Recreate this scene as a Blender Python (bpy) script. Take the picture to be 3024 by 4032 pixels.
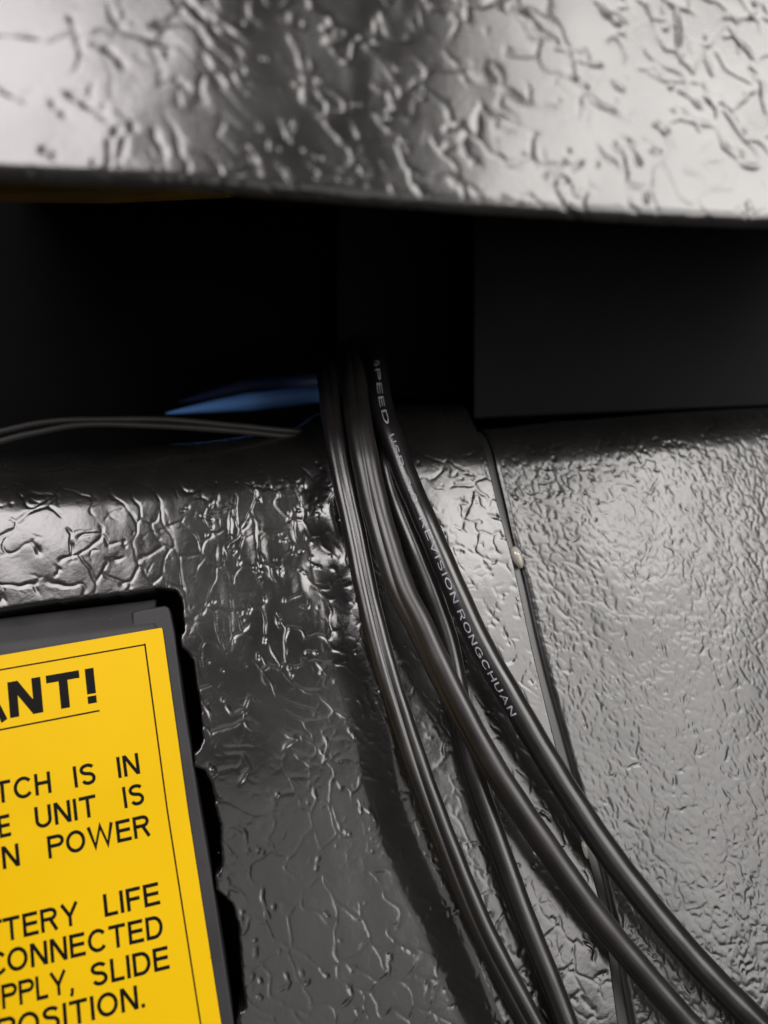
import bpy, math
import numpy as np
from mathutils import Vector

MM = 0.001
rng = np.random.default_rng(7)
scene = bpy.context.scene
for o in list(bpy.data.objects):
    bpy.data.objects.remove(o)
col = scene.collection

# ------------------------------------------------------------------ camera
FPX = 3055.0                       # focal length in photograph pixels
CAMZ = 126.0                       # mm
cd = bpy.data.cameras.new('camera')
cam = bpy.data.objects.new('camera', cd); col.objects.link(cam)
cam.location = (0, 0, CAMZ*MM)
cd.sensor_width = 36; cd.sensor_fit = 'AUTO'
cd.lens = 36*FPX/4032
cd.clip_start = 0.005; cd.clip_end = 20
cd.dof.use_dof = True
cd.dof.focus_distance = 0.117
cd.dof.aperture_fstop = 10.0
scene.camera = cam

# ------------------------------------------------------------------ light
w = bpy.data.worlds.new('World'); scene.world = w; w.use_nodes = True
bg = w.node_tree.nodes['Background']
bg.inputs[0].default_value = (0.50, 0.49, 0.50, 1); bg.inputs[1].default_value = 0.045

def area(name, loc, target, sx, sy, radiance, colr):
    d = bpy.data.lights.new(name, 'AREA'); d.shape = 'RECTANGLE'
    d.size = sx*MM; d.size_y = sy*MM
    d.energy = radiance*math.pi*(sx*MM)*(sy*MM)
    d.color = colr
    o = bpy.data.objects.new(name, d); col.objects.link(o)
    o.location = Vector(loc)*MM
    o.rotation_euler = (Vector(target)-Vector(loc)).to_track_quat('-Z', 'Y').to_euler()
    return o
area('ceiling_light', (440, 330, 420), (440, 330, 0), 480, 300, 6.5, (1.0, 0.965, 0.935))
area('window_light', (425, 30, 420), (425, 30, 0), 430, 300, 3.2, (1.0, 0.965, 0.94))
area('side_light', (-180, 262, 420), (-180, 262, 0), 300, 270, 6.9, (1.0, 0.945, 0.945))
area('fill_light', (105, -130, 420), (105, -130, 0), 190, 330, .55, (1.0, 0.965, 0.93))  # added dim fill for the gap board and lower vinyl, like room bounce

scene.view_settings.view_transform = 'Standard'
scene.view_settings.look = 'None'
scene.view_settings.exposure = 0.0
scene.view_settings.gamma = 1.0

# ------------------------------------------------------------------ frames
class Frame:
    def __init__(s, O, n, e1):
        s.O = np.array(O, float); s.n = np.array(n, float); s.n /= np.linalg.norm(s.n)
        e1 = np.array(e1, float); e1 -= s.n*(e1@s.n); s.e1 = e1/np.linalg.norm(e1)
        s.e2 = np.cross(s.n, s.e1)
    def P(s, u, v, h):
        u, v, h = np.broadcast_arrays(u, v, h)
        return s.O + u[..., None]*s.e1 + v[..., None]*s.e2 + h[..., None]*s.n
    def uv(s, px, py, h=0.0):
        d = np.array([(px-1512)/FPX, (2016-py)/FPX, -1.0])
        C = np.array([0, 0, CAMZ])
        t = ((s.O + s.n*h - C)@s.n)/(d@s.n)
        X = C + d*t - s.O
        return float(X@s.e1), float(X@s.e2)
    def W(s, px, py, h=0.0):
        u, v = s.uv(px, py, h)
        return s.P(np.array(u), np.array(v), np.array(h))
FA = Frame((0, 0, 0), (.18, .236, .955), (.965, .144, -.218))      # lower panel, read from the label's perspective
FT = Frame((0, 40, 44), (.16, .05, .986), (1, -.045, -.16))        # overhanging padded edge
def zpt(px, py, z):
    t = CAMZ-z
    return np.array([(px-1512)/FPX*t, (2016-py)/FPX*t, z])

# ------------------------------------------------------------------ materials
def newmat(name, base, rough, spec=0.5, coat=0.0, coat_rough=0.2, metallic=0.0):
    m = bpy.data.materials.new(name); m.use_nodes = True
    b = m.node_tree.nodes['Principled BSDF']
    b.inputs['Base Color'].default_value = (*base, 1)
    b.inputs['Roughness'].default_value = rough
    b.inputs['Specular IOR Level'].default_value = spec
    b.inputs['Coat Weight'].default_value = coat
    b.inputs['Coat Roughness'].default_value = coat_rough
    b.inputs['Metallic'].default_value = metallic
    return m, m.node_tree, b
def add_noise(nt, b, scale, bump, rlo, rhi, c1=None, c2=None, dist=0.0001, cscale=60):
    N = nt.nodes; L = nt.links
    tc = N.new('ShaderNodeTexCoord')
    n1 = N.new('ShaderNodeTexNoise'); n1.inputs['Scale'].default_value = scale; n1.inputs['Detail'].default_value = 4
    L.new(tc.outputs['Object'], n1.inputs['Vector'])
    bp = N.new('ShaderNodeBump'); bp.inputs['Strength'].default_value = bump; bp.inputs['Distance'].default_value = dist
    L.new(n1.outputs['Fac'], bp.inputs['Height']); L.new(bp.outputs['Normal'], b.inputs['Normal'])
    n2 = N.new('ShaderNodeTexNoise'); n2.inputs['Scale'].default_value = cscale; n2.inputs['Detail'].default_value = 6
    L.new(tc.outputs['Object'], n2.inputs['Vector'])
    mr = N.new('ShaderNodeMapRange'); mr.inputs['From Min'].default_value = .3; mr.inputs['From Max'].default_value = .7
    mr.inputs['To Min'].default_value = rlo; mr.inputs['To Max'].default_value = rhi
    L.new(n2.outputs['Fac'], mr.inputs['Value']); L.new(mr.outputs['Result'], b.inputs['Roughness'])
    if c1:
        cr = N.new('ShaderNodeValToRGB')
        cr.color_ramp.elements[0].position = .35; cr.color_ramp.elements[1].position = .68
        cr.color_ramp.elements[0].color = (*c1, 1); cr.color_ramp.elements[1].color = (*c2, 1)
        L.new(n2.outputs['Fac'], cr.inputs['Fac']); L.new(cr.outputs['Color'], b.inputs['Base Color'])
    return bp

def vinyl(name, rlo, rhi, spec=1.0, coat=0.75):
    m, nt, b = newmat(name, (.016, .0155, .015), .35, spec, coat, .15)
    add_noise(nt, b, 1500, .35, rlo, rhi, (.013, .0125, .012), (.022, .021, .020), dist=.00006, cscale=90)
    return m
M_VIN = vinyl('black_vinyl', .17, .27)
M_VINR = vinyl('black_vinyl_fine', .28, .38)
M_VINT = vinyl('black_vinyl_lid', .19, .29)
M_TRIM, nt, b = newmat('trim_vinyl', (.02, .02, .019), .34, .8, .3, .3)
add_noise(nt, b, 500, .3, .34, .5, dist=.00005)
M_BOARD, nt, b = newmat('dark_board', (.02, .0195, .02), .9, .15)
add_noise(nt, b, 900, .3, .75, .9, (.016, .0155, .016), (.023, .0225, .0225), dist=.0001, cscale=40)
M_DIV, nt, b = newmat('divider_board', (.022, .021, .020), .9, .2)
add_noise(nt, b, 900, .3, .8, .9, dist=.0001)
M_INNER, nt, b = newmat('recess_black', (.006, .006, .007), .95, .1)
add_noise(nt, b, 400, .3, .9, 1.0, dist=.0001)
M_PLAST, nt, b = newmat('grey_plastic', (.055, .054, .057), .5, .45)
add_noise(nt, b, 2600, .35, .45, .6, (.030, .0295, .031), (.043, .042, .044), dist=.00006, cscale=150)
M_YEL, nt, b = newmat('label_yellow', (.60, .36, .003), .5, .18)
add_noise(nt, b, 900, .06, .38, .5, (.93, .575, .0005), (.99, .615, .001), dist=.00003, cscale=45)
M_INK, nt, b = newmat('label_ink', (.004, .0035, .003), .5, .15)
add_noise(nt, b, 900, .06, .45, .55, dist=.00003)
M_CAB, nt, b = newmat('cable_pvc', (.020, .018, .018), .32, .9, .4, .27)
add_noise(nt, b, 260, .08, .23, .34, (.013, .012, .012), (.020, .018, .017), dist=.00018, cscale=180)
M_CAB2, nt, b = newmat('cable_pvc_matt', (.020, .018, .018), .42, .9, .2, .4)
add_noise(nt, b, 300, .08, .30, .42, (.016, .0145, .014), (.025, .022, .021), dist=.00015, cscale=120)
M_WIRE, nt, b = newmat('wire_pvc', (.02, .018, .018), .5, .5)
add_noise(nt, b, 300, .2, .5, .6, (.020, .018, .017), (.032, .029, .027), dist=.00015, cscale=120)
M_WHITE, nt, b = newmat('cable_print', (.42, .44, .48), .5, .4)
add_noise(nt, b, 1200, .1, .45, .6, (.28, .30, .34), (.55, .58, .64), dist=.00003, cscale=700)
M_BLUE, nt, b = newmat('blue_pvc', (.12, .26, .75), .45, .5)
add_noise(nt, b, 300, .1, .4, .5, (.16, .40, 1.0), (.22, .48, 1.0), dist=.00005)
M_DBLUE, nt, b = newmat('dark_blue_pvc', (.03, .05, .16), .5, .4)
add_noise(nt, b, 300, .1, .45, .55, dist=.00005)
M_AMB, nt, b = newmat('mustard_reflection', (.34, .21, .02), .55, .4)  # reflection of the yellow label, put into the colour
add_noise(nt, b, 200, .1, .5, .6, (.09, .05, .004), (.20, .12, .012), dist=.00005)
M_GLUE, nt, b = newmat('clear_glue', (.55, .52, .45), .08, 1.0, 1.0, .05)
b.inputs['Transmission Weight'].default_value = .3; b.inputs['IOR'].default_value = 1.48; b.inputs['Base Color'].default_value = (.72, .68, .6, 1)
add_noise(nt, b, 500, .15, .05, .15, dist=.00008)

# ------------------------------------------------------------------ object helpers
def smooth(me):
    me.polygons.foreach_set('use_smooth', [True]*len(me.polygons))
def mesh_obj(name, verts_mm, faces, mat, parent=None, sm=True, root=None):
    V = np.asarray(verts_mm, float)
    if root is None: root = np.zeros(3) if parent is None else None
    me = bpy.data.meshes.new(name)
    org = np.zeros(3)
    if parent is None:
        org = V.mean(0) if root is None else np.asarray(root)
    else:
        org = np.array(parent['_org'])
    me.from_pydata(((V-org)*MM).tolist(), [], faces)
    if sm: smooth(me)
    me.materials.append(mat); me.update()
    o = bpy.data.objects.new(name, me); col.objects.link(o)
    if parent is None: o.location = Vector(org)*MM
    else: o.parent = parent
    o['_org'] = [float(x) for x in org]
    return o
def empty(name, org):
    o = bpy.data.objects.new(name, None); col.objects.link(o)
    o.location = Vector(org)*MM; o.empty_display_size = .01
    o['_org'] = [float(x) for x in org]
    return o
def tag(o, label, cat, group=None):
    o['label'] = label; o['category'] = cat
    if group: o['group'] = group
    return o
def grid_mesh(name, X, mat, parent=None, root=None, mask=None):
    """X: (nv, nu, 3) positions in mm"""
    nv, nu, _ = X.shape
    idx = np.arange(nv*nu).reshape(nv, nu)
    q = np.stack([idx[:-1, :-1], idx[:-1, 1:], idx[1:, 1:], idx[1:, :-1]], -1).reshape(-1, 4)
    if mask is not None: q = q[mask.reshape(-1)]
    me = bpy.data.meshes.new(name)
    org = np.array(parent['_org']) if parent is not None else (np.zeros(3) if root is None else np.asarray(root))
    V = ((X.reshape(-1, 3)-org)*MM).astype(np.float32)
    me.vertices.add(len(V)); me.vertices.foreach_set('co', V.ravel())
    me.loops.add(len(q)*4); me.loops.foreach_set('vertex_index', q.ravel().astype(np.int32))
    me.polygons.add(len(q))
    me.polygons.foreach_set('loop_start', np.arange(0, len(q)*4, 4, dtype=np.int32))
    me.polygons.foreach_set('use_smooth', np.ones(len(q), bool))
    me.update(calc_edges=True); me.validate()
    me.materials.append(mat)
    o = bpy.data.objects.new(name, me); col.objects.link(o)
    if parent is None: o.location = Vector(org)*MM
    else: o.parent = parent
    o['_org'] = [float(x) for x in org]
    return o
def box_uvh(F, u0, u1, v0, v1, h0, h1, bev=0.0):
    """plain or chamfered box in a frame -> verts, faces"""
    c = []
    if bev <= 0:
        lay = [(h0, 0), (h1, 0)]
    else:
        lay = [(h0, 0), (h1-bev, 0), (h1-bev*.3, bev*.3), (h1, bev)]
    for h, i in lay:
        for u, v in ((u0+i, v0+i), (u1-i, v0+i), (u1-i, v1-i), (u0+i, v1-i)):
            c.append(F.P(np.array(u), np.array(v), np.array(h)))
    f = [(3, 2, 1, 0)]
    n = len(lay)
    for k in range(n-1):
        for j in range(4):
            a = k*4+j; b_ = k*4+(j+1) % 4
            f.append((a, b_, b_+4, a+4))
    f.append(tuple((n-1)*4+j for j in range(4)))
    return np.array(c), f

# ------------------------------------------------------------------ relief (embossed vinyl grain)
def vnoise(nv, nu, cell_v, cell_u, seed):
    r = np.random.default_rng(seed)
    gv = int(nv/cell_v)+3; gu = int(nu/cell_u)+3
    g = r.standard_normal((gv, gu))
    y = np.arange(nv)/cell_v; x = np.arange(nu)/cell_u
    yi = y.astype(int); xi = x.astype(int)
    fy = y-yi; fx = x-xi
    fy = fy*fy*(3-2*fy); fx = fx*fx*(3-2*fx)
    a = g[yi][:, xi]; b_ = g[yi][:, xi+1]; c = g[yi+1][:, xi]; d = g[yi+1][:, xi+1]
    return (a*(1-fx)+b_*fx)*(1-fy)[:, None] + (c*(1-fx)+d*fx)*fy[:, None]
class Relief:
    def __init__(s, u0, u1, v0, v1, res):
        s.u0, s.v0, s.res = u0, v0, res
        s.nu = int((u1-u0)/res)+1; s.nv = int((v1-v0)/res)+1
        s.h = np.zeros((s.nv, s.nu), np.float32)
        s.u1, s.v1 = u1, v1
    def stroke(s, pts, wid, dep):
        m = 2.3*wid.max()
        a0 = max(int((pts[:, 0].min()-m-s.u0)/s.res), 0); a1 = min(int((pts[:, 0].max()+m-s.u0)/s.res)+2, s.nu)
        b0 = max(int((pts[:, 1].min()-m-s.v0)/s.res), 0); b1 = min(int((pts[:, 1].max()+m-s.v0)/s.res)+2, s.nv)
        if a1-a0 < 2 or b1-b0 < 2: return
        U = s.u0+np.arange(a0, a1)*s.res; V = s.v0+np.arange(b0, b1)*s.res
        d2 = ((U[None, None, :]-pts[:, 0][:, None, None])**2 + (V[None, :, None]-pts[:, 1][:, None, None])**2)/(wid[:, None, None]**2)
        g = (dep[:, None, None]*np.exp(-d2)).max(0)
        s.h[b0:b1, a0:a1] = np.minimum(s.h[b0:b1, a0:a1], -g)
    def scatter(s, n, ang, spread, lmin, lmax, wmin, wmax, dmin, dmax, wob, R, region=None):
        for _ in range(n):
            u = R.uniform(s.u0, s.u1); v = R.uniform(s.v0, s.v1)
            if region is not None and R.random() > region(u, v): continue
            L = lmin + (lmax-lmin)*R.random()**2.0
            a = (ang(u, v) if callable(ang) else ang) + R.normal(0, spread)
            wd = R.uniform(wmin, wmax); dp = R.uniform(dmin, dmax)
            st = wd*.55; k = max(int(L/st), 2)
            turn = np.cumsum(R.normal(0, wob, k))
            if R.random() < .3: turn[k//2:] += R.normal(0, .8)
            aa = a+turn
            pu = u+np.cumsum(np.cos(aa))*st; pv = v+np.cumsum(np.sin(aa))*st
            t = np.linspace(0, 1, k)
            tap = np.clip(np.minimum(t, 1-t)*4+.35, 0, 1)*(1+.35*np.sin(t*R.uniform(4, 16)+R.uniform(0, 6)))
            s.stroke(np.stack([pu, pv], 1), wd*np.clip(.7+.4*tap, .5, 1.4), dp*tap)
    def cracks(s, along, across, ang, wid, dep, seed, keep=.5, warp=.5, weight=None):
        """connected crease network: borders of stretched random cells, worn away in places"""
        r = np.random.default_rng(seed); nv, nu = s.h.shape; q = s.res
        U = s.u0+np.arange(nu)*q; V = s.v0+np.arange(nv)*q; VV, UU = np.meshgrid(V, U, indexing='ij')
        c1 = max(across*.9, .6)/q; c2 = max(across*.4, .35)/q
        UU = UU+warp*across*(.35*vnoise(nv, nu, c1, c1, seed+1)+.14*vnoise(nv, nu, c2, c2, seed+2))
        VV = VV+warp*across*(.35*vnoise(nv, nu, c1, c1, seed+3)+.14*vnoise(nv, nu, c2, c2, seed+4))
        bend = .35*vnoise(nv, nu, 22/q, 22/q, seed+5)
        a = ang
        X = ((UU*math.cos(a)+VV*math.sin(a))+bend*across)/along; Y = (-UU*math.sin(a)+VV*math.cos(a)+bend*across*2)/across
        xi = np.floor(X).astype(int); yi = np.floor(Y).astype(int)
        x0, y0 = xi.min()-2, yi.min()-2
        J = r.random((yi.max()-y0+4, xi.max()-x0+4, 2))
        f1 = np.full(X.shape, 9.); f2 = np.full(X.shape, 9.)
        for dy in (-1, 0, 1):
            for dx in (-1, 0, 1):
                jj = J[yi+dy-y0, xi+dx-x0]
                d_ = np.hypot(xi+dx+jj[..., 0]-X, yi+dy+jj[..., 1]-Y)
                f2 = np.minimum(f2, np.maximum(d_, f1)); f1 = np.minimum(f1, d_)
        e = (f2-f1)*.5*across
        cm = across*.8/q
        m = sstep(-keep-.35, -keep+.55, vnoise(nv, nu, cm, cm, seed+6))*(.6+.4*sstep(-1, 1, vnoise(nv, nu, cm*3, cm*3, seed+7)))
        g = dep*m*np.exp(-(e/wid)**2)
        if weight is not None: g = g*weight(*np.meshgrid(U, V))
        s.h = np.minimum(s.h, -g).astype(np.float32)
    def sample(s, U, V):
        x = np.clip((U-s.u0)/s.res, 0, s.nu-1.001); y = np.clip((V-s.v0)/s.res, 0, s.nv-1.001)
        xi = x.astype(int); yi = y.astype(int); fx = x-xi; fy = y-yi
        h = s.h
        return (h[yi, xi]*(1-fx)+h[yi, xi+1]*fx)*(1-fy)+(h[yi+1, xi]*(1-fx)+h[yi+1, xi+1]*fx)*fy
def sstep(a, b_, x):
    t = np.clip((x-a)/(b_-a), 0, 1); return t*t*(3-2*t)
def curve_uv(F, pts, h=0.0):
    q = np.array([F.uv(px, py, h) for px, py in pts]); q = q[np.argsort(q[:, 1])]
    return lambda v: np.interp(v, q[:, 1], q[:, 0])
def crv_v(F, pts, h=0.0):
    q = np.array([F.uv(px, py, h) for px, py in pts]); q = q[np.argsort(q[:, 0])]
    return lambda u: np.interp(u, q[:, 0], q[:, 1])
def smooth1(fn, lo, hi, k=9):
    x = np.linspace(lo, hi, 200); y = fn(x)
    yp = np.pad(y, k, mode='edge'); ker = np.hanning(2*k+1); ker /= ker.sum()
    y2 = np.convolve(yp, ker, 'valid')
    return lambda q: np.interp(q, x, y2)
def inside(poly, U, V):
    r = np.zeros(U.shape, bool); n = len(poly)
    for i in range(n):
        x0, y0 = poly[i]; x1, y1 = poly[(i+1) % n]
        if y0 == y1: continue
        c = ((V >= y0) != (V >= y1)) & (U < (x1-x0)*(V-y0)/(y1-y0)+x0)
        r ^= c
    return r
def roll(V, v0, r, amax):
    """arc turning back past v0; returns v', h', normal angle"""
    s = np.maximum(V-v0, 0); a = np.minimum(s/r, amax); ex = np.maximum(s-r*amax, 0)
    vv = np.where(V > v0, v0+r*np.sin(a)+ex*np.cos(amax), V)
    hh = np.where(V > v0, -r*(1-np.cos(a))-ex*np.sin(amax), 0)
    return vv, hh, a

# ============================================================ STRUCTURE: recess behind the gap
def quadbox(name, pts_front, depth, mat, **k):
    P = np.array(pts_front); B = P.copy(); B[:, 2] -= depth
    V = np.vstack([P, B])
    f = [(0, 1, 2, 3), (7, 6, 5, 4), (0, 4, 5, 1), (1, 5, 6, 2), (2, 6, 7, 3), (3, 7, 4, 0)]
    return mesh_obj(name, V, f, mat, sm=False, **k)
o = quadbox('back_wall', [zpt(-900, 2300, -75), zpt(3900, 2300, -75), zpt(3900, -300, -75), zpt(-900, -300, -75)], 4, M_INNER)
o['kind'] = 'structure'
o = quadbox('recess_board', [zpt(1868, 1645, -24), zpt(3700, 1560, -30), zpt(3700, 100, -30), zpt(1868, 100, -24)], 5, M_BOARD)
tag(o, 'dark grey board at the back of the gap, right of the cables', 'board')
o = quadbox('recess_divider', [zpt(1330, 1560, -64), zpt(1900, 1560, -64), zpt(1900, 300, -64), zpt(1330, 300, -64)], 3, M_DIV)
tag(o, 'almost black board deep in the gap directly above the cables', 'board')

# ============================================================ lower panel A (left field + raised flap)
seam_px = [(1872, 1350), (1868, 1547), (1877, 1643), (1918, 1813), (1959, 1990), (2003, 2153), (2040, 2300), (2084, 2507), (2125, 2684),
           (2178, 2905), (2250, 3180), (2310, 3350), (2365, 3560), (2400, 3770), (2422, 3955), (2440, 4080), (2480, 4500)]
HF = 2.2                                            # height of the flap over the left field
seam = smooth1(curve_uv(FA, seam_px, HF), -120, 60, 4)
val_px = [(1200, 1400), (1245, 1750), (1262, 2000), (1300, 2300), (1370, 2600), (1450, 2900), (1540, 3200), (1650, 3450), (1800, 3800), (1930, 4100), (2200, 4600)]
vall = smooth1(curve_uv(FA, val_px, 1.0), -120, 60, 6)
rollv = smooth1(crv_v(FA, [(-500, 2060), (0, 2040), (500, 2010), (900, 1970), (1200, 1910), (1400, 1890), (1600, 1860), (1900, 1850), (2300, 1840)]), -80, 60, 8)

RES = 0.17
uL, vB, vT = -86.0, -104.0, 62.0
RA = Relief(uL, 45, vB, vT, RES)
R1 = np.random.default_rng(21)
ang_l = lambda u, v: math.radians(-68)+.5*math.sin(u*.11+1)+.45*math.sin(v*.09+u*.05)
WS = lambda U, V: sstep(-2, 4, U-vall(V))                     # 1 on the flap
RA.cracks(4.4, 2.2, math.radians(-66), .12, .10, 100, .3, .45, lambda U, V: WS(U, V))
LV = lambda V: .72+.28*sstep(-42, -14, V)
RA.cracks(6.4, 3.6, math.radians(-68), .14, .15, 120, .75, .5, lambda U, V: (1-WS(U, V))*LV(V))
RA.cracks(2.6, 1.9, math.radians(20), .12, .06, 140, -.5, .5)
RA.scatter(900, ang_l, .35, 1.0, 6.0, .17, .30, .06, .16, .16, R1)
RA.scatter(800, ang_l, .9, .15, .7, .15, .25, .04, .13, .3, R1)
zone = lambda u, v: math.exp(-((u+16)/12)**2-((v+3)/17)**2)
RA.scatter(1800, lambda u, v: math.radians(-78)+.5*math.sin(u*.3), .35, .5, 3.2, .14, .24, .08, .20, .12, R1, zone)
zone2 = lambda u, v: math.exp(-((u-float(vall(v))-.5)/3.0)**2)
RA.scatter(1300, lambda u, v: math.radians(-78), .15, .8, 5, .15, .26, .08, .20, .15, R1, zone2)
print('relief A done')

nv = int((vT-vB)/RES); nuA = int((38-uL)/RES)
V1 = np.linspace(vB, vT, nv); T1 = np.linspace(0, 1, nuA)
VV, TT = np.meshgrid(V1, T1, indexing='ij')
SE = seam(np.minimum(VV, 40))
UU = uL + TT*(SE-uL)
H = RA.sample(UU, VV)*.62
H = H + .025*vnoise(nv, nuA, 5/RES, 4/RES, 1)+.006*vnoise(nv, nuA, 1.6/RES, 1.3/RES, 2)+.08*vnoise(nv, nuA, 16/RES, 14/RES, 3)
W_ = vall(VV)
d = UU-W_
wob = .7*vnoise(nv, nuA, 7/RES, 30/RES, 5)
step = HF*sstep(-3.0, 2.8, d+wob)
trough = -.0*np.exp(-((d+wob-0.2)/1.8)**2)
ridge = .0*np.exp(-((d+4.5)/2.2)**2)
# soft bulge of the padding above the cut-out
cu, cv = FA.uv(200, 2180)
bulge = .35*np.exp(-((UU-cu)/26)**2-((VV-cv-3)/8)**2)
wr = np.exp(-((UU+14)/12)**2-((VV+2)/15)**2)*(.07*vnoise(nv, nuA, 5/RES, 2.2/RES, 8)+.03*vnoise(nv, nuA, 2.4/RES, 1.6/RES, 9))
H = H+step+trough+ridge+bulge+wr
# cut-out for the battery cover
cut_px = [(-900, 2560), (-300, 2458), (0, 2408), (300, 2364), (560, 2333), (640, 2322), (690, 2332), (710, 2362), (716, 2440), (720, 2484), (706, 2492), (708, 2552), (734, 2566),
          (757, 2605), (771, 2707), (785, 2788), (793, 2911), (779, 2947), (758, 2962), (762, 3025), (804, 3041), (828, 3094), (842, 3170), (862, 3251), (868, 3413),
          (842, 3444), (846, 3510), (904, 3564), (934, 3643), (946, 3823), (964, 3968), (936, 3976), (926, 4040), (1000, 4100), (1020, 4400), (1040, 4900), (-900, 4900)]
cut_uv = [FA.uv(x, y, 0) for x, y in cut_px]
jit = .05*vnoise(nv, nuA, 1.0/RES, 1.0/RES, 12)
ins = inside(cut_uv, UU+jit, VV+jit)
ins_f = ins.astype(float)
# slight blur of the step so the vinyl lip is rounded
for _ in range(2):
    p = np.pad(ins_f, 1, mode='edge'); ins_f = (p[:-2, 1:-1]+p[2:, 1:-1]+p[1:-1, :-2]+p[1:-1, 2:]+2*p[1:-1, 1:-1])/6
near = ins_f.copy()
for _ in range(7):
    p = np.pad(near, 1, mode='edge'); near = (p[:-2, 1:-1]+p[2:, 1:-1]+p[1:-1, :-2]+p[1:-1, 2:]+2*p[1:-1, 1:-1])/6
H = H*(1-ins_f) - 9*ins_f - .35*near
r_ = 14.0
vv, hh, aa = roll(VV, rollv(UU), r_, math.radians(88))
XA = FA.P(UU, vv, hh) + H[..., None]*(np.cos(aa)[..., None]*FA.n+np.sin(aa)[..., None]*FA.e2)
# edge of the flap turning down at the seam
ex = []
for k, (du, dh) in enumerate([(.10, -.10), (.16, -.35), (.17, -.8), (.17, -1.6), (.1, -2.4)]):
    nn = np.cos(aa[:, -1:])[..., None]*FA.n+np.sin(aa[:, -1:])[..., None]*FA.e2
    ex.append(XA[:, -1:]+du*FA.e1+dh*nn)
XA = np.concatenate([XA]+ex, axis=1)
rootA = FA.P(np.array(-20.), np.array(-40.), np.array(-8.))
mk = np.zeros((XA.shape[0], XA.shape[1]), bool); mk[:, :nuA] = ins_f > .999
q4 = mk[:-1, :-1] & mk[:-1, 1:] & mk[1:, 1:] & mk[1:, :-1]
o = grid_mesh('vinyl_panel', XA, M_VIN, root=rootA, mask=~q4)
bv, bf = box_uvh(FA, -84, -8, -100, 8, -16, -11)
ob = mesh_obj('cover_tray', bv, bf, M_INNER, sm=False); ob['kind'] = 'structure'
tag(o, 'black crackle-grained vinyl panel under the cables with a raised flap ending at the seam', 'panel')
print('panel A', XA.shape)

# ============================================================ right panel B + trim strip
trimR_px = [(1910, 1350), (1925, 1560), (1959, 1813), (1999, 1975), (2036, 2145), (2077, 2285), (2125, 2507), (2169, 2684), (2232, 2905), (2310, 3180), (2372, 3380),
            (2425, 3600), (2462, 3840), (2496, 4022), (2560, 4500)]
trimR = smooth1(curve_uv(FA, trimR_px, HF-1.2), -120, 60, 4)
rollR = smooth1(crv_v(FA, [(1700, 1840), (2000, 1850), (2400, 1830), (3024, 1760), (3600, 1700)]), -20, 110, 8)
RESB = 0.17
uR = 100.0
RB = Relief(-20, uR, vB, vT, RESB)
R2 = np.random.default_rng(5)
angB = lambda u, v: math.radians(-70)+.35*math.sin(u*.08+.6)+.3*math.sin(v*.07)
RB.cracks(2.8, 1.05, math.radians(-68), .12, .085, 200, .35, .5)
RB.cracks(4.5, 2.4, math.radians(-60), .15, .09, 220, .2, .5)
RB.scatter(3800, angB, .30, .6, 5.0, .14, .24, .05, .13, .15, R2)
RB.scatter(1200, angB, .6, .15, .6, .14, .22, .05, .10, .3, R2)
zoneT = lambda u, v: math.exp(-((v-float(rollR(u))-1)/6.5)**2)
RB.scatter(3500, lambda u, v: math.radians(-35), .7, .6, 3.0, .17, .32, .08, .18, .25, R2, zoneT)
print('relief B done')
nuB = int(78/RESB)
V1 = np.linspace(vB, vT-8, int((vT-8-vB)/RESB)); nvB = len(V1); T1 = np.linspace(0, 1, nuB)
VV, TT = np.meshgrid(V1, T1, indexing='ij')
U0 = trimR(np.minimum(VV, 40))-.3
UU = U0+TT*(uR-U0)
vin = RB.sample(UU, VV)*.85+.02*vnoise(nvB, nuB, 4/RESB, 3/RESB, 31)+.004*vnoise(nvB, nuB, 1.3/RESB, 1/RESB, 32)+.07*vnoise(nvB, nuB, 18/RESB, 16/RESB, 33)
q = UU-U0
HB = (HF-1.0) + vin*sstep(0, .8, q) - .35*np.exp(-(q/.35)**2) + 1.0*sstep(0, 18, q) - 1.6*sstep(24, 80, q)
vv, hh, aa = roll(VV, rollR(UU), 8.5, math.radians(86))
XB = FA.P(UU, vv, hh)+HB[..., None]*(np.cos(aa)[..., None]*FA.n+np.sin(aa)[..., None]*FA.e2)
rootB = FA.P(np.array(35.), np.array(-40.), np.array(-8.))
o = grid_mesh('side_panel', XB, M_VINR, root=rootB)
tag(o, 'padded black vinyl panel with fine streaky grain filling the right side', 'panel')
# trim strip lying in the seam
nt_ = 16
V1 = np.linspace(vB, vT-8, 420); T1 = np.linspace(0, 1, nt_)
VV, TT = np.meshgrid(V1, T1, indexing='ij')
a0 = seam(np.minimum(VV, 40))-1.0; b0 = trimR(np.minimum(VV, 40))-.35
UU = a0+TT*(b0-a0)
HH = (HF-1.15)+.04*np.sin(TT*math.pi)+.05*vnoise(420, nt_, 30, 8, 44)-.4*sstep(.9, 1, TT)-.34*TT
vv, hh, aa = roll(VV, rollR(UU), 8.5, math.radians(86))
XS = FA.P(UU, vv, hh)+HH[..., None]*(np.cos(aa)[..., None]*FA.n+np.sin(aa)[..., None]*FA.e2)
o = grid_mesh('trim_strip', XS, M_TRIM, root=FA.P(np.array(12.), np.array(-30.), np.array(0.)))
tag(o, 'narrow smooth black trim strip running down the seam beside the right panel', 'trim strip')

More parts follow.
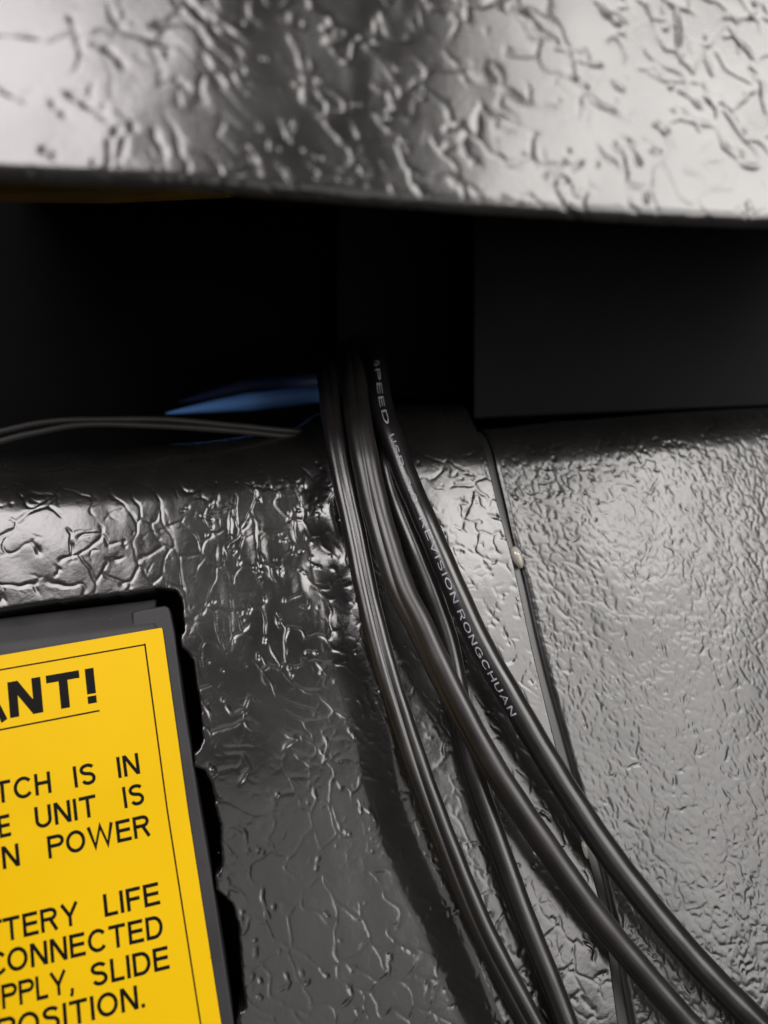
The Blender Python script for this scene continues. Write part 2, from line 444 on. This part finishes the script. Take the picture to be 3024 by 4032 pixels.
# ============================================================ overhanging padded edge T
edge_px = [(-800, 580), (0, 635), (700, 665), (1500, 735), (2200, 792), (3024, 832), (3800, 865)]
edgeT = smooth1(crv_v(FT, edge_px), -100, 100, 4)
RT = Relief(-82, 82, -30, 62, .17)
R3 = np.random.default_rng(11)
angT = lambda u, v: math.radians(-48)+.35*math.sin(u*.12)+.3*math.sin(v*.14)
LT = lambda U: .15+.85*sstep(-32, -14, U)
RT.cracks(6.8, 3.0, math.radians(-46), .16, .11, 300, .35, .45, lambda U, V: LT(U))
RT.cracks(4.4, 3.4, math.radians(25), .15, .07, 320, -.7, .5)
RT.scatter(380, angT, .22, 2.0, 8.0, .20, .32, .07, .15, .09, R3)
RT.scatter(260, angT, .9, .2, .9, .2, .32, .05, .13, .3, R3)
zT = lambda u, v: math.exp(-((u+6)/11)**2)
RT.scatter(520, lambda u, v: math.radians(-55), .8, .6, 3.4, .18, .30, .08, .19, .18, R3, zT)
nvT = int(59.5/.17); nuT = int(150/.17)
# s runs down the face, round the edge and back under
Sx = np.linspace(-2.05, 54, nvT); U1 = np.linspace(-76, 76, nuT)
SS, UU = np.meshgrid(Sx, U1, indexing='ij')            # SS<0 : past the edge (underside)
ev = edgeT(UU)
hT = RT.sample(UU, np.clip(ev+SS, -30, 61))*.8+.02*vnoise(nvT, nuT, 5/.17, 4/.17, 51)+.15*vnoise(nvT, nuT, 18/.17, 12/.17, 52)
cx = np.exp(-((UU+3-SS*.15)/4.5)**2)
hT += cx*(.02*vnoise(nvT, nuT, 3/.17, 1.7/.17, 53))
bend = -.0*np.exp(-((UU+9)/10)**2)
vv_, hh_, aa = roll(-SS, 0.0, 1.9, math.radians(84))
fade = np.where(SS < -6, .15, 1.0)
XT = FT.P(UU, ev-vv_, hh_+bend)+(hT*fade)[..., None]*(np.cos(aa)[..., None]*FT.n-np.sin(aa)[..., None]*FT.e2)
o = grid_mesh('padded_lid', XT, M_VINT, root=FT.P(np.array(0.), np.array(20.), np.array(-6.)))
tag(o, 'glossy black vinyl-covered overhang with coarse crackle grain above the dark gap', 'lid')
# body behind the lid (closes the recess from above)
yb = 34
V = [(-95, 44, 40), (95, 37, 18), (95, 120, 18), (-95, 120, 40), (-95, 92, -80), (95, 92, -80), (95, 120, -80), (-95, 120, -80)]
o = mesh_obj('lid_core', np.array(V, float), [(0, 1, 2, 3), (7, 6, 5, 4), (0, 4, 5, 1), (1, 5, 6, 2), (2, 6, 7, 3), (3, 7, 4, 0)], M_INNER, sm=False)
o['kind'] = 'structure'

# yellow label's reflection under the left end of the lid, made as a mustard strip
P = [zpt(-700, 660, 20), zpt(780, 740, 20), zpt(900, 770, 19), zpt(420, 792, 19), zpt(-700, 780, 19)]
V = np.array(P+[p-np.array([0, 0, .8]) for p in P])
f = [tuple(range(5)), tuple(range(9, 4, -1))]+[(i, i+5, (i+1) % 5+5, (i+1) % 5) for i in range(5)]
o = mesh_obj('reflection_strip', V, f, M_AMB, sm=False)
tag(o, 'dim mustard yellow reflection of the label, made as a strip under the left end of the overhang', 'reflection')

# ============================================================ battery cover with the yellow label
hC = -0.3
rootC = FA.W(300, 3200, -6)
cover = empty('battery_cover', rootC)
tag(cover, 'dark grey plastic cover with a yellow printed label, set in the vinyl cut-out', 'cover')
def prism_px(name, pts, h0, h1, mat, parent, bev=.25, F=FA, inset_all=True):
    """polygon in photograph pixels on the h1 plane, chamfered top"""
    q = np.array([F.uv(x, y, h1) for x, y in pts]); n = len(q)
    area_ = .5*np.sum(q[:, 0]*np.roll(q[:, 1], -1)-np.roll(q[:, 0], -1)*q[:, 1])
    if area_ < 0: q = q[::-1]
    e = np.roll(q, -1, 0)-q; e /= np.linalg.norm(e, axis=1)[:, None]
    nrm = np.stack([-e[:, 1], e[:, 0]], 1)
    m = nrm+np.roll(nrm, 1, 0); m /= np.maximum((m*nrm).sum(1), .3)[:, None]
    layers = [(h0, 0), (h1-bev, 0)]+[(h1-bev+bev*math.sin(t), bev*(1-math.cos(t))) for t in np.linspace(.25, math.pi/2, 6)] if bev > 0 else [(h0, 0), (h1, 0)]
    V = []
    for h, i in layers:
        p = q+m*i
        V += [F.P(np.array(a), np.array(b2), np.array(h)) for a, b2 in p]
    f = []
    for k in range(len(layers)-1):
        for j in range(n):
            f.append((k*n+j, k*n+(j+1) % n, (k+1)*n+(j+1) % n, (k+1)*n+j))
    f.append(tuple((len(layers)-1)*n+j for j in range(n)))
    return mesh_obj(name, np.array(V), f, mat, parent, sm=False)
def arcpx(cx, cy, r, a0, a1, n):
    return [(cx+r*math.cos(math.radians(a)), cy-r*math.sin(math.radians(a))) for a in np.linspace(a0, a1, n)]
fr = prism_px('frame', [(560, 4700), (520, 2410)]+[(560, 2398), (612, 2390), (650, 2384), (664, 2392), (670, 2408)]+[(687, 2491), (723, 2760), (784, 3150), (830, 3420), (874, 3703), (922, 4032), (1010, 4700)], -6, hC-.25, M_PLAST, cover, .35)
# lid plate: flat front with a long sloping, rounded upper edge
pl = []
u_l, _ = FA.uv(-900, 2600, hC)
ua = np.array([FA.uv(606, 2440, hC)[0], FA.uv(700, 3300, hC)[0], FA.uv(900, 4700, hC)[0]])
rows = []
topv = crv_v(FA, [(-900, 2560), (0, 2425), (604, 2352)], hC)
prof = [(-.2, -5.0), (-.1, -3.2), (.25, -2.3), (.9, -1.55), (1.9, -1.05), (3.0, -.62), (3.8, -.25), (4.4, -.06), (5.2, 0), (8, 0), (90, 0)]
nn = 40
edgeu = curve_uv(FA, [(601, 2335), (616, 2480), (650, 2700), (720, 3150), (800, 3650), (860, 4032), (960, 4700)], hC)
X = np.zeros((len(prof), nn, 3))
for i, (dv, dh) in enumerate(prof):
    for j, t in enumerate(np.linspace(0, 1, nn)):
        ur = float(edgeu(float(topv(FA.uv(600, 2352, hC)[0]))-dv))
        u = u_l+(ur-u_l)*t
        X[i, j] = FA.P(np.array(u), np.array(float(topv(u))-dv), np.array(hC+dh))
X = np.concatenate([X, X[:, -1:]+(-.15)*FA.n+.05*FA.e1, X[:, -1:]-2.0*FA.n+.06*FA.e1], axis=1)
X = X[:, ::-1]
grid_mesh('lid_plate', X, M_PLAST, cover)
# label
hS = hC+.10
lab = prism_px('warning_label', [(-900, 4900), (-900, 2735), (0, 2581), (628, 2473), (636, 2472), (640, 2480), (741, 3200), (871, 4032), (1008, 4900)], hS-.12, hS, M_YEL, cover, 0)
lab['_org'] = cover['_org']
hP = hS+.02
def line_px(name, p0, p1, wmm, parent, h=hP):
    a = np.array(FA.uv(*p0, h)); b2 = np.array(FA.uv(*p1, h)); e = (b2-a)/np.linalg.norm(b2-a); n2 = np.array([-e[1], e[0]])*wmm/2
    return [a-n2, b2-n2, b2+n2, a+n2]
def flat(name, quads, mat, parent, h=hP, th=.015):
    V = []; f = []
    for qd in quads:
        k = len(V)
        V += [FA.P(np.array(p[0]), np.array(p[1]), np.array(h)) for p in qd]+[FA.P(np.array(p[0]), np.array(p[1]), np.array(h-th)) for p in qd]
        f += [(k, k+1, k+2, k+3)]+[(k+i, k+4+i, k+4+(i+1) % 4, k+(i+1) % 4) for i in range(4)]
    return mesh_obj(name, np.array(V), f, mat, parent, sm=False)
flat('border_line', [line_px('a', (-900, 2795), (572, 2538), .22, lab), line_px('b', (570, 2534), (660, 3200), .22, lab), line_px('c', (660, 3198), (790, 4032), .22, lab),
                     line_px('d', (790, 4030), (925, 4900), .22, lab)], M_INK, lab)
flat('underline', [line_px('a', (-600, 2990), (392, 2798), .24, lab)], M_INK, lab)

# text -> mesh coordinates
_cache = {}
def text_mesh(s, off=0.0, res=6):
    key = (s, off)
    if key in _cache: return _cache[key]
    c = bpy.data.curves.new('t', 'FONT'); c.body = s; c.size = 1; c.offset = off; c.resolution_u = res
    c.fill_mode = 'FRONT' if hasattr(c, 'fill_mode') else c.fill_mode
    o = bpy.data.objects.new('t', c); col.objects.link(o)
    dg = bpy.context.evaluated_depsgraph_get()
    me = bpy.data.meshes.new_from_object(o.evaluated_get(dg))
    V = np.array([v.co[:2] for v in me.vertices]); F = [tuple(p.vertices) for p in me.polygons]
    bpy.data.objects.remove(o); bpy.data.curves.remove(c); bpy.data.meshes.remove(me)
    _cache[key] = (V, F); return V, F

def arc(cx, cy, rx, ry, a0, a1, n=18):
    return [(cx+rx*math.cos(math.radians(a)), cy+ry*math.sin(math.radians(a))) for a in np.linspace(a0, a1, n)]
def glyph(ch, t):
    """centre lines of a plain grotesque capital, cap height 1, stroke width t -> width, polylines"""
    k = t/2; b_, m, e = k, .5, 1-k
    if ch == 'I': return t, [[(k, 0), (k, 1)]]
    if ch == 'E': return .74, [[(k, 0), (k, 1)], [(t, b_), (.74, b_)], [(t, .52), (.70, .52)], [(t, e), (.73, e)]]
    if ch == 'F': return .68, [[(k, 0), (k, 1)], [(t, .50), (.62, .50)], [(t, e), (.68, e)]]
    if ch == 'L': return .62, [[(k, 0), (k, 1)], [(t, b_), (.62, b_)]]
    if ch == 'T': return .82, [[(0, e), (.82, e)], [(.41, 0), (.41, 1-t)]]
    if ch == 'H': return .79, [[(k, 0), (k, 1)], [(.79-k, 0), (.79-k, 1)], [(t, .53), (.79-t, .53)]]
    if ch == 'N': return .80, [[(k, 0), (k, 1)], [(.80-k, 0), (.80-k, 1)], [(k*1.3, 1-k*.4), (.80-k*1.3, k*.4)]]
    if ch == 'M': return .95, [[(k, 0), (k, 1)], [(.95-k, 0), (.95-k, 1)], [(k*1.2, 1-k*.3), (.475, k*.6), (.95-k*1.2, 1-k*.3)]]
    if ch == 'A': return .92, [[(k*.8, 0), (.46, 1-k*.5), (.92-k*.8, 0)], [(.24, .33), (.68, .33)]]
    if ch == 'W': return 1.30, [[(k*.8, 1), (.34, k*.6), (.65, 1-k*.6), (.96, k*.6), (1.30-k*.8, 1)]]
    if ch == 'Y': return .90, [[(k*.9, 1), (.45, .44), (.90-k*.9, 1)], [(.45, 0), (.45, .42)]]
    if ch == 'U': return .79, [[(k, 1), (k, .36)]+arc(.395, .36, .395-k, .36-k, 180, 360)+[(.79-k, 1)]]
    if ch == 'D': return .84, [[(k, 0), (k, 1)], [(t, b_), (.40, b_)]+arc(.40, .5, .44-k, .5-k, -90, 90)+[(t, e)]]
    if ch == 'O': return .96, [arc(.48, .5, .48-k, .5-k, 0, 360, 34)]
    if ch == 'C': return .90, [arc(.48, .5, .48-k, .5-k, 38, 322, 28)]
    if ch in 'PRB':
        P_ = [[(k, 0), (k, 1)], [(t, e), (.50, e)]+arc(.50, .72, .27-k*.4, .28-k, 90, -90, 12)+[(t, .44+k)]]
        if ch == 'P': return .77, P_
        if ch == 'R': return .86, P_+[[(.50, .46), (.86-k*1.2, 0)]]
        return .79, P_+[[(t, b_), (.50, b_)]+arc(.50, .235+k*.3, .29-k*.4, .25-k*.6, -90, 90, 12)]
    if ch == 'S': return .80, [arc(.40, .735, .33-k*.4, .265-k, 22, 180, 12)+arc(.40, .735, .33-k*.4, .20, 195, 250, 5)+arc(.42, .285, .36-k, .235, 70, 0, 7)+arc(.42, .285, .36-k, .285-k, -10, -165, 14)]
    if ch == '0': return .72, [arc(.36, .5, .36-k, .5-k, 0, 360, 34)]
    if ch == '2': return .74, [arc(.37, .70, .33-k*.4, .30-k, 165, -35, 14)+[(.12, t*1.1)], [(k*.4, b_), (.74, b_)]]
    if ch == 'V': return .90, [[(k*.8, 1), (.45, k*.6), (.90-k*.8, 1)]]
    if ch == 'G': return .94, [arc(.48, .5, .48-k, .5-k, 38, 335, 28), [(.55, .46), (.94-k, .46), (.94-k, .12)]]
    if ch == '.': return t, [[(k, 0), (k, t)]]
    if ch == ',': return t*1.2, [[(t*.8, t), (t*.7, 0), (t*.35, -t)]]
    if ch == '!': return t*1.15, [[(t*.57, .27), (t*.57, 1)], [(t*.57, 0), (t*.57, t*.95)]]
    if ch == ' ': return .3, []
def dens(p, st=.12):
    o_ = [p[0]]
    for a, b2 in zip(p[:-1], p[1:]):
        n = max(int(math.ceil(math.hypot(b2[0]-a[0], b2[1]-a[1])/st)), 1)
        o_ += [(a[0]+(b2[0]-a[0])*i/n, a[1]+(b2[1]-a[1])*i/n) for i in range(1, n+1)]
    return o_
def stroke_text(s_, t, fine=False):
    V = []; F = []; x = 0
    for ch in s_:
        wd, pl_ = glyph(ch, t)
        for li, p in enumerate(pl_):
            p = [q for i_, q in enumerate(p) if i_ == 0 or math.hypot(q[0]-p[i_-1][0], q[1]-p[i_-1][1]) > 1e-4]
            p = np.array(dens(p) if fine else p, float); n = len(p); k0 = len(V)
            d_ = np.diff(p, axis=0); d_ /= np.linalg.norm(d_, axis=1)[:, None]
            nr = np.stack([-d_[:, 1], d_[:, 0]], 1)
            for i in range(n):
                if i == 0: m_ = nr[0]
                elif i == n-1: m_ = nr[-1]
                else:
                    m_ = nr[i-1]+nr[i]; m_ /= max(m_@nr[i], .25)*1.0
                    L_ = np.linalg.norm(m_)
                    if L_ > 2.2: m_ *= 2.2/L_
                hw = t/2*(.92 if t < .16 else 1)
                V.append((x+p[i, 0]-m_[0]*hw, p[i, 1]-m_[1]*hw, li)); V.append((x+p[i, 0]+m_[0]*hw, p[i, 1]+m_[1]*hw, li))
            F += [(k0+2*i, k0+2*i+2, k0+2*i+3, k0+2*i+1) for i in range(n-1)]
        x += wd+(.20 if t < .16 else .13)
    return np.array(V), F
def label_text(s, p0, p1, cap_mm, off=0.0):
    """baseline from p0 to p1 (photograph pixels)"""
    V, F = stroke_text(s, .22 if off else .168)
    a = np.array(FA.uv(*p0, hP)); b2 = np.array(FA.uv(*p1, hP)); L = np.linalg.norm(b2-a); e = (b2-a)/L; n2 = np.array([-e[1], e[0]])
    x0, x1 = V[:, 0].min(), V[:, 0].max()
    X = (V[:, 0]-x0)/(x1-x0)*L; Y = V[:, 1]*cap_mm
    q = a+X[:, None]*e+Y[:, None]*n2
    return FA.P(q[:, 0], q[:, 1], np.full(len(q), hP)), F
def word_letters(word, p0, p1, cap_mm, off=0.0):
    t = .22 if off else .168
    V, F = stroke_text(word, t); x0, x1 = V[:, 0].min(), V[:, 0].max()
    a = np.array(FA.uv(*p0, hP)); b2 = np.array(FA.uv(*p1, hP)); L = np.linalg.norm(b2-a); e = (b2-a)/L; n2 = np.array([-e[1], e[0]])
    x = 0
    for ch in word:
        Vc, Fc = stroke_text(ch, t)
        X = (Vc[:, 0]+x-x0)/(x1-x0)*L; Y = Vc[:, 1]*cap_mm
        q_ = a+X[:, None]*e+Y[:, None]*n2
        mesh_obj('letter', FA.P(q_[:, 0], q_[:, 1], hP+.006*Vc[:, 2]), Fc, M_INK, lab, sm=False)
        x += glyph(ch, t)[0]+(.20 if t < .16 else .13)
c1 = 2.92
T = [[('NT!', (40, 2828), (382, 2766), 5.0, .028), ('IMPORTA', (-760, 3010), (30, 2836), 5.0, .028)],
     [('SWI', (-180, 3200), (-30, 3168), c1), ('TCH', (-20, 3168), (204, 3121), c1), ('IS', (295, 3103), (380, 3084), c1), ('IN', (467, 3065), (553, 3046), c1)],
     [('THE', (-115, 3328), (45, 3291), c1), ('UNIT', (142, 3266), (384, 3212), c1), ('IS', (491, 3184), (571, 3165), c1)],
     [('N', (12, 3424), (80, 3408), c1), ('POWER', (192, 3382), (594, 3290), c1)],
     [('BAT', (-170, 3752), (12, 3711), c1), ('TERY', (16, 3710), (314, 3639), c1), ('LIFE', (413, 3612), (632, 3560), c1)],
     [('C', (-44, 3851), (25, 3834), c1), ('ONNECTED', (31, 3832), (645, 3690), c1)],
     [('SU', (-130, 4008), (0, 3977), c1), ('PPLY,', (10, 3975), (292, 3905), c1), ('SLIDE', (362, 3889), (669, 3814), c1)],
     [('POSITION.', (-8, 4112), (572, 3966), c1)]]
for line in T:
    for it in line: word_letters(*it)

# ============================================================ cables
def catmull(P, per=14):
    P = np.array(P, float); Q = np.vstack([2*P[0]-P[1], P, 2*P[-1]-P[-2]]); out = []
    for i in range(1, len(Q)-2):
        for t in np.linspace(0, 1, per, endpoint=False):
            p0, p1, p2, p3 = Q[i-1:i+3]
            out.append(.5*((2*p1)+(-p0+p2)*t+(2*p0-5*p1+4*p2-p3)*t*t+(-p0+3*p1-3*p2+p3)*t**3))
    out.append(P[-1]); return np.array(out)
def cable_path(spec, F=FA):
    """spec: (px, py, h, twist deg)"""
    P = np.array([np.append(F.W(px, py, h), tw) for px, py, h, tw in spec])
    Q = catmull(P)
    X = Q[:, :3]; s = np.concatenate([[0], np.cumsum(np.linalg.norm(np.diff(X, axis=0), axis=1))])
    n = max(int(s[-1]/.6), 20); sn = np.linspace(0, s[-1], n)
    X2 = np.stack([np.interp(sn, s, X[:, i]) for i in range(3)], 1)
    tw = np.interp(sn, s, Q[:, 3])
    k = np.hanning(9); k /= k.sum()
    for i in range(3):
        X2[:, i] = np.convolve(np.pad(X2[:, i], 4, mode='reflect', reflect_type='odd'), k, 'valid')
    T_ = np.gradient(X2, axis=0); T_ /= np.linalg.norm(T_, axis=1)[:, None]
    up = np.array([0, 0, 1.0])
    A = np.cross(T_, up); A /= np.linalg.norm(A, axis=1)[:, None]     # image-left/right axis
    B = np.cross(A, T_)                                              # toward the viewer
    return X2, T_, A, B, tw, sn
def tube(name, spec, r, mat, lobe=0.0, nseg=56, parent=None, F=FA, path=None, taper=0):
    X, T_, A, B, tw, s = cable_path(spec, F) if path is None else path
    th = np.linspace(0, 2*math.pi, nseg, endpoint=False)
    rr = np.full(nseg, r)
    if lobe > 0:
        o_ = lobe*r; rr = o_*np.abs(np.cos(th))+np.sqrt(r*r-(o_*np.sin(th))**2)
    V = []
    for i in range(len(X)):
        a = math.radians(tw[i]); ca, sa = math.cos(a), math.sin(a)
        ax = A[i]*ca+B[i]*sa; bx = -A[i]*sa+B[i]*ca
        wv = (min(1, .06+(s[i]/taper)**.8) if taper else 1)*(1+.012*math.sin(s[i]*.9+r*7))
        V.append(X[i]+wv*rr[:, None]*(np.cos(th)[:, None]*ax+np.sin(th)[:, None]*bx))
    V = np.vstack(V); n = len(X); f = []
    for i in range(n-1):
        for j in range(nseg):
            a0 = i*nseg+j; a1 = i*nseg+(j+1) % nseg
            f.append((a0, a1, a1+nseg, a0+nseg))
    f.append(tuple(range(nseg-1, -1, -1))); f.append(tuple((n-1)*nseg+j for j in range(nseg)))
    return mesh_obj(name, V, f, mat, parent, root=X[len(X)//2])
GR = 'black cables hanging out of the gap'
# 1: leftmost flat twin lead
c1s = [(1262, 1385, -54, 0), (1278, 1428, -26, 0), (1289, 1475, -3, 5), (1308, 1640, 2.6, 5), (1343, 1850, 4, 8), (1397, 2100, 4.2, 12), (1447, 2350, 4.6, 20), (1510, 2600, 5, 15), (1580, 2830, 5, 10),
       (1665, 3080, 5, 0), (1768, 3350, 5, -10), (1895, 3650, 5, -20), (2040, 3930, 5, -20), (2160, 4150, 5, -20), (2350, 4500, 5, -20)]
o = tube('cable', c1s, 1.2, M_CAB, lobe=.5); tag(o, 'leftmost thin twin lead of the bundle, nearest the yellow label', 'cable', GR)
# 2: middle twin lead, crossing over
c2s = [(1372, 1370, -54, 0), (1382, 1408, -28, 0), (1390, 1455, -3, 0), (1404, 1610, 4, 0), (1434, 1790, 6.2, -5), (1485, 2023, 6.3, -12), (1570, 2300, 7.4, -20), (1640, 2440, 8, -30), (1735, 2641, 8.4, -45),
       (1850, 2862, 8.6, -55), (1968, 3063, 8.4, -60), (2150, 3332, 8, -60), (2318, 3569, 7.6, -60), (2495, 3786, 7.2, -60), (2700, 4022, 7, -60), (2960, 4300, 7, -60)]
o = tube('cable', c2s, 1.58, M_CAB2, lobe=.38); tag(o, 'middle twin lead with two pale streaks, crossing over the lead beneath it', 'cable', GR)
# 3: printed round lead, uppermost on the right
c3s = [(1452, 1360, -54, 0), (1464, 1396, -30, 0), (1479, 1445, -2.5, 0), (1505, 1610, 3, 0), (1564, 1782, 4.4, 0), (1609, 1903, 4.8, 0), (1688, 2084, 6, 0), (1766, 2264, 6.6, 0), (1864, 2481, 7, 0), (1927, 2601, 7.2, 0),
       (2015, 2752, 7.4, 0), (2111, 2918, 7.4, 0), (2239, 3125, 7.4, 0), (2376, 3330, 7.4, 0), (2521, 3521, 7.4, 0), (2655, 3684, 7.4, 0), (2794, 3840, 7.4, 0), (2950, 3996, 7.4, 0), (3120, 4160, 7.4, 0), (3400, 4400, 7.4, 0)]
R3C = 1.92
p3 = cable_path(c3s)
o3 = tube('cable', c3s, R3C, M_CAB, path=p3, nseg=64); tag(o3, 'thick round cable with pale printed lettering, rightmost of the bundle', 'cable', GR)
# 4: thin lead under 2
c4s = [(1500, 1750, 1, 0), (1545, 1940, 2.6, 0), (1620, 2130, 3.6, 0), (1700, 2330, 4, 0), (1765, 2520, 4, 0), (1800, 2700, 4, 0), (1826, 2880, 4.1, 0), (1872, 3066, 4.3, 0), (1934, 3244, 4.6, 0), (1994, 3413, 4.8, 0),
       (2069, 3616, 5, 0), (2152, 3820, 5, 0), (2225, 4009, 5, 0), (2290, 4200, 5, 0), (2400, 4500, 5, 0)]
o = tube('cable', [(1420, 1350, -50, 0), (1440, 1500, -12, 0)]+c4s, 1.55, M_CAB); tag(o, 'plain lead passing beneath the middle one and coming out on its left', 'cable', GR)

# a few dust specks that settled on the vinyl
R4 = np.random.default_rng(3)
dv = []; df = []
for i in range(46):
    u = R4.uniform(-45, 60); v = R4.uniform(-78, 6); s_ = R4.uniform(.04, .10); hh0 = (HF if u > float(seam(v)) else (HF if u > float(vall(v))+3 else 0))+.10
    k = len(dv)
    for a, b2, c in ((1, 0, 0), (0, 1, 0), (-1, 0, 0), (0, -1, 0), (0, 0, 1), (0, 0, -1)):
        dv.append(FA.P(np.array(u+a*s_*R4.uniform(.7, 2)), np.array(v+b2*s_), np.array(hh0+c*s_*.5)))
    df += [(k+4, k, k+1), (k+4, k+1, k+2), (k+4, k+2, k+3), (k+4, k+3, k), (k+5, k+1, k), (k+5, k+2, k+1), (k+5, k+3, k+2), (k+5, k, k+3)]
M_DUST, nt, b = newmat('dust_lint', (.30, .29, .27), .9, .2)
add_noise(nt, b, 2000, .2, .85, .95, (.2, .19, .18), (.38, .36, .33), dist=.00003, cscale=300)
o = mesh_obj('dust', np.array(dv), df, M_DUST); o['kind'] = 'stuff'
tag(o, 'tiny pale dust specks scattered over the black vinyl panels', 'dust')
# lettering wrapped round cable 3
def px_to_s(px, py):
    X = p3[0]; t = CAMZ-X[:, 2]
    u = X[:, 0]/t*FPX+1512; v = 2016-X[:, 1]/t*FPX
    return float(p3[5][np.argmin((u-px)**2+(v-py)**2)])
def wrap(s_txt, p0, p1, hmm, a0, a1):
    V, F = stroke_text(s_txt, .15, True)
    s0, s1 = px_to_s(*p0), px_to_s(*p1)
    x0, x1 = V[:, 0].min(), V[:, 0].max()
    S = s0+(V[:, 0]-x0)/(x1-x0)*(s1-s0); Y = (V[:, 1]-.5)*hmm
    X, T_, A, B, tw, s = p3
    I = np.stack([np.interp(S, s, X[:, i]) for i in range(3)], 1)
    Ax = np.stack([np.interp(S, s, A[:, i]) for i in range(3)], 1); Bx = np.stack([np.interp(S, s, B[:, i]) for i in range(3)], 1)
    sgn = 1.0 if A[len(A)//2][0] > 0 else -1.0
    base = np.radians(a0+(a1-a0)*(S-s0)/(s1-s0))
    ph = base+Y/R3C
    rr = (R3C*1.022+.02+.005*V[:, 2])[:, None]
    return I+rr*(np.sin(ph)[:, None]*Ax*sgn+np.cos(ph)[:, None]*Bx), F
AV = []; AF = []; k = 0
for it in [('SPEED', (1468, 1462), (1526, 1690), 0.82, 6, 2), ('USB', (1541, 1722), (1584, 1852), 0.82, 0, -2), ('2.0', (1590, 1892), (1640, 2000), 0.82, -3, -6),
           ('REVISION', (1660, 2045), (1806, 2375), 0.9, -10, -20), ('RONGCHUAN', (1826, 2405), (2040, 2805), 0.95, -21, -30)]:
    V, F = wrap(*it); AV.append(V); AF += [tuple(i+k for i in f) for f in F]; k += len(V)
o = mesh_obj('printed_lettering', np.vstack(AV), AF, M_WHITE, o3, sm=False)

# thin leads running sideways along the top of the left field
o = tube('thin_wire', [(-400, 1800, -2, 0), (0, 1700, -2, 0), (200, 1660, -2, 0), (420, 1652, -2, 0), (650, 1652, -3, 0), (900, 1674, -4, 0), (1180, 1700, -5, 0), (1330, 1700, -8, 0)], .55, M_WIRE)
tag(o, 'upper of two thin wires running sideways into the bundle from the left', 'wire', 'thin wires at the lower edge of the gap')
o = tube('thin_wire', [(-400, 1860, -1.5, 0), (0, 1738, -1.5, 0), (160, 1700, -1.5, 0), (330, 1672, -1.8, 0), (600, 1676, -3, 0), (900, 1695, -4, 0), (1180, 1722, -5, 0), (1330, 1722, -8, 0)], .55, M_WIRE)
tag(o, 'lower of two thin wires running sideways, its left end splitting downward', 'wire', 'thin wires at the lower edge of the gap')
# blue leads in the gap
o = tube('blue_cable', [(650, 1628, -24, 0), (760, 1612, -24, 0), (900, 1593, -24, 0), (1080, 1572, -24, 0), (1250, 1550, -24, 0), (1320, 1540, -24, 0)], 1.75, M_BLUE, taper=17)
tag(o, 'bright blue cable glimpsed in the gap just left of the black cables', 'cable')
o = tube('blue_cable', [(700, 1585, -40, 0), (850, 1550, -40, 0), (1000, 1520, -40, 0), (1200, 1505, -40, 0), (1300, 1508, -42, 0)], 1.6, M_DBLUE, taper=14)
tag(o, 'dim dark blue cable lying behind the bright blue one', 'cable')

# ============================================================ glue on the seam
def blob(name, px, py, h, ru, rv, rh, ang, mat, seed):
    r = np.random.default_rng(seed); c0 = FA.uv(px, py, h); V = []; n, m = 28, 14
    ca, sa = math.cos(ang), math.sin(ang); ph0 = r.uniform(0, 6, 4)
    for i in range(m+1):
        t = math.pi*i/m
        for j in range(n):
            p = 2*math.pi*j/n
            k = 1+.10*math.sin(2*p+ph0[0])+.07*math.sin(3*p+ph0[1])
            a = ru*math.sin(t)*math.cos(p)*k; b2 = rv*math.sin(t)*math.sin(p)*k
            V.append(FA.P(np.array(c0[0]+a*ca-b2*sa), np.array(c0[1]+a*sa+b2*ca), np.array(h+rh*math.cos(t))))
    f = [(i*n+j, (i+1)*n+j, (i+1)*n+(j+1) % n, i*n+(j+1) % n) for i in range(m) for j in range(n)]
    return mesh_obj(name, np.array(V), f, mat, root=np.mean(V, 0))
o = blob('glue_drop', 2034, 2192, HF-.6, .9, 1.9, 1.15, math.radians(5), M_GLUE, 1)
tag(o, 'large clear drop of dried glue bulging from the seam', 'glue')
o = blob('glue_drop', 2040, 2358, HF, .22, .42, .22, math.radians(20), M_GLUE, 2)
tag(o, 'tiny pale speck of glue on the seam below the large drop', 'glue')
o = blob('glue_drop', 2302, 3345, HF-.3, .5, 1.4, .6, math.radians(8), M_GLUE, 3)
tag(o, 'small glue drop on the seam showing between the two thickest cables', 'glue')

for o in bpy.data.objects:
    if '_org' in o.keys(): del o['_org']
